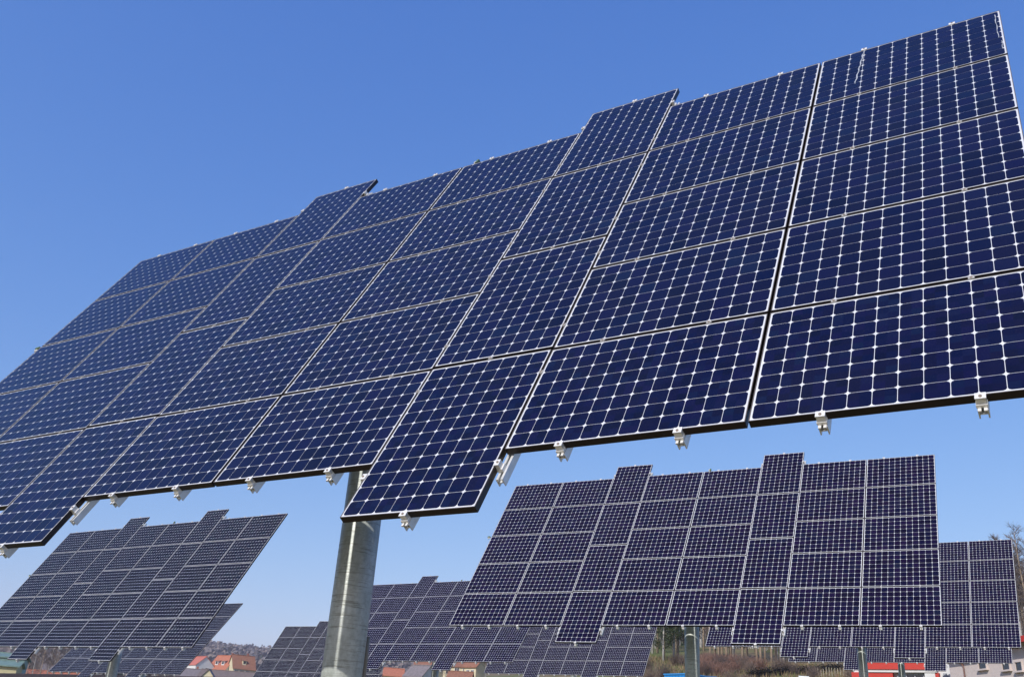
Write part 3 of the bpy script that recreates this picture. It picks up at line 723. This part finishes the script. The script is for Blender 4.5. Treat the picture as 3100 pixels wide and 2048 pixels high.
# dark hedge line on the slope
def hedge():
    random.seed(12); b = MB(); line = [hit(px, py) for px, py in ((2270, 2050), (2330, 2044), (2400, 2038), (2480, 2034), (2540, 2030), (2610, 2026))]
    for i in range(16000):
        t = random.random() * 4.999; k = int(t); t -= k; q = line[k].lerp(line[k + 1], t)
        x = q.x + random.gauss(0, .3); y = q.y + random.gauss(0, .3); z = ground_z(x, y) + abs(random.gauss(0, .34))
        a = Vector((random.gauss(0, 1), random.gauss(0, 1), random.gauss(0, 1))).normalized() * .09; c = a.cross(Vector((0, 0, 1)))
        b.face([(x - a.x, y - a.y, z - a.z), (x - c.x, y - c.y, z - c.z), (x + a.x, y + a.y, z + a.z), (x + c.x, y + c.y, z + c.z)])
    o = b.build('hedge', M_('dark evergreen hedge', (.022, .02, .016), .9)); tag(o, 'low dark hedge line rising to the right across the dry slope', 'hedge')
hedge()
def picket_fence():
    line = [hit(px, 2047) for px in (2462, 2500, 2540, 2582)]; root = empty('fence', line[0]); tag(root, 'row of pale wooden posts on the green bank left of the red hall', 'fence')
    random.seed(3); mp = M_('pale weathered wood', (.42, .37, .27), .9, 0, .2, 4)
    for i in range(15):
        t = i / 14 * 2.999; k = int(t); q = line[k].lerp(line[k + 1], t - k); z = ground_z(q.x, q.y)
        h = random.uniform(.75, 1.05); b = MB(); b.tube([(q.x - line[0].x, q.y - line[0].y, z - line[0].z - .2), (q.x - line[0].x + random.uniform(-.04, .04), q.y - line[0].y, z - line[0].z + h)], .035, 6); b.build('post', mp, root)
    b = MB()
    for k in range(3): b.tube([line[k] - line[0] + Vector((0, 0, .55)), line[k + 1] - line[0] + Vector((0, 0, .55))], .012, 4)
    b.build('wire', mat_bolt, root)
picket_fence()

# wooded hills far off: crown clumps over the ridge, read as one mass
def far_wood():
    random.seed(31); b = MB()
    def clump(x, y, z, s, mi):
        for k in range(6):
            c = Vector((x + random.gauss(0, s * .5), y + random.gauss(0, s * .5), z + abs(random.gauss(0, s * .6)) + s * .2))
            a = Vector((random.gauss(0, 1), random.gauss(0, 1), random.gauss(0, 1))).normalized(); e = a.orthogonal().normalized(); q = s * random.uniform(.3, .6)
            b.face([c + a * q, c + e * q, c - a * q, c - e * q], mi)
    n = 0
    for i in range(30000):
        az = random.uniform(-32, 5); r = 620 + random.random() ** .8 * 1050; x, y = polar(az, r)
        clump(x, y, ground_z(x, y), random.uniform(2.6, 4.6), random.choices((0, 1, 2), (5, 4, 1))[0])
    for i in range(6000):      # nearer woods between the houses and the hill
        az = random.uniform(-30, -5); r = random.uniform(370, 620); x, y = polar(az, r)
        clump(x, y, ground_z(x, y) - 1, random.uniform(1.4, 2.6), random.choices((0, 1, 2), (5, 4, 1))[0])
    o = b.build('far_wood', [M_('bare far crowns brown', (.21, .165, .135), .95), M_('bare far crowns grey', (.16, .14, .13), .95), M_('far conifers', (.035, .05, .035), .95)]); o['kind'] = 'stuff'
far_wood()
def wood_mass():               # depth of the wood on the right, behind the trees one can tell apart
    random.seed(32); b = MB()
    for i in range(9000):
        az = random.uniform(5, 34); r = random.uniform(168, 330); x, y = polar(az, r); z = ground_z(x, y); h = random.uniform(8, 13)
        if i % 3 == 0:
            w = random.uniform(.06, .14); b.face([(x - w, y, z - .3), (x + w, y, z - .3), (x + w * .4, y, z + h), (x - w * .4, y, z + h)], 1)
        for k in range(14):
            q = Vector((x + random.gauss(0, 1.2), y + random.gauss(0, 1.2), z + h * random.uniform(.1, 1))); d = Vector((random.gauss(0, .6), random.gauss(0, .6), 1)).normalized(); s = d.cross(Vector((random.random(), random.random(), .1))).normalized() * .05
            b.face([q - s, q + s, q + d * random.uniform(.8, 2)], 0)
    o = b.build('dense_wood', [mat_twig, mat_bark2]); o['kind'] = 'stuff'
wood_mass()

# ------------------------------------------------------------------ haze
def haze():
    b = MB(); b.box(-3000, 3000, -3000, 3000, -12, 175); me = b.mesh('haze', [])
    mt = bpy.data.materials.new('thin valley haze'); mt.use_nodes = True; n = mt.node_tree.nodes; l = mt.node_tree.links
    n.remove(n['Principled BSDF']); v = n.new('ShaderNodeVolumePrincipled'); v.inputs['Color'].default_value = (1, .88, .93, 1); v.inputs['Density'].default_value = .00028; v.inputs['Anisotropy'].default_value = .2
    l.new(v.outputs[0], n['Material Output'].inputs['Volume']); me.materials.append(mt); o = link('haze', me); o['kind'] = 'stuff'
haze()
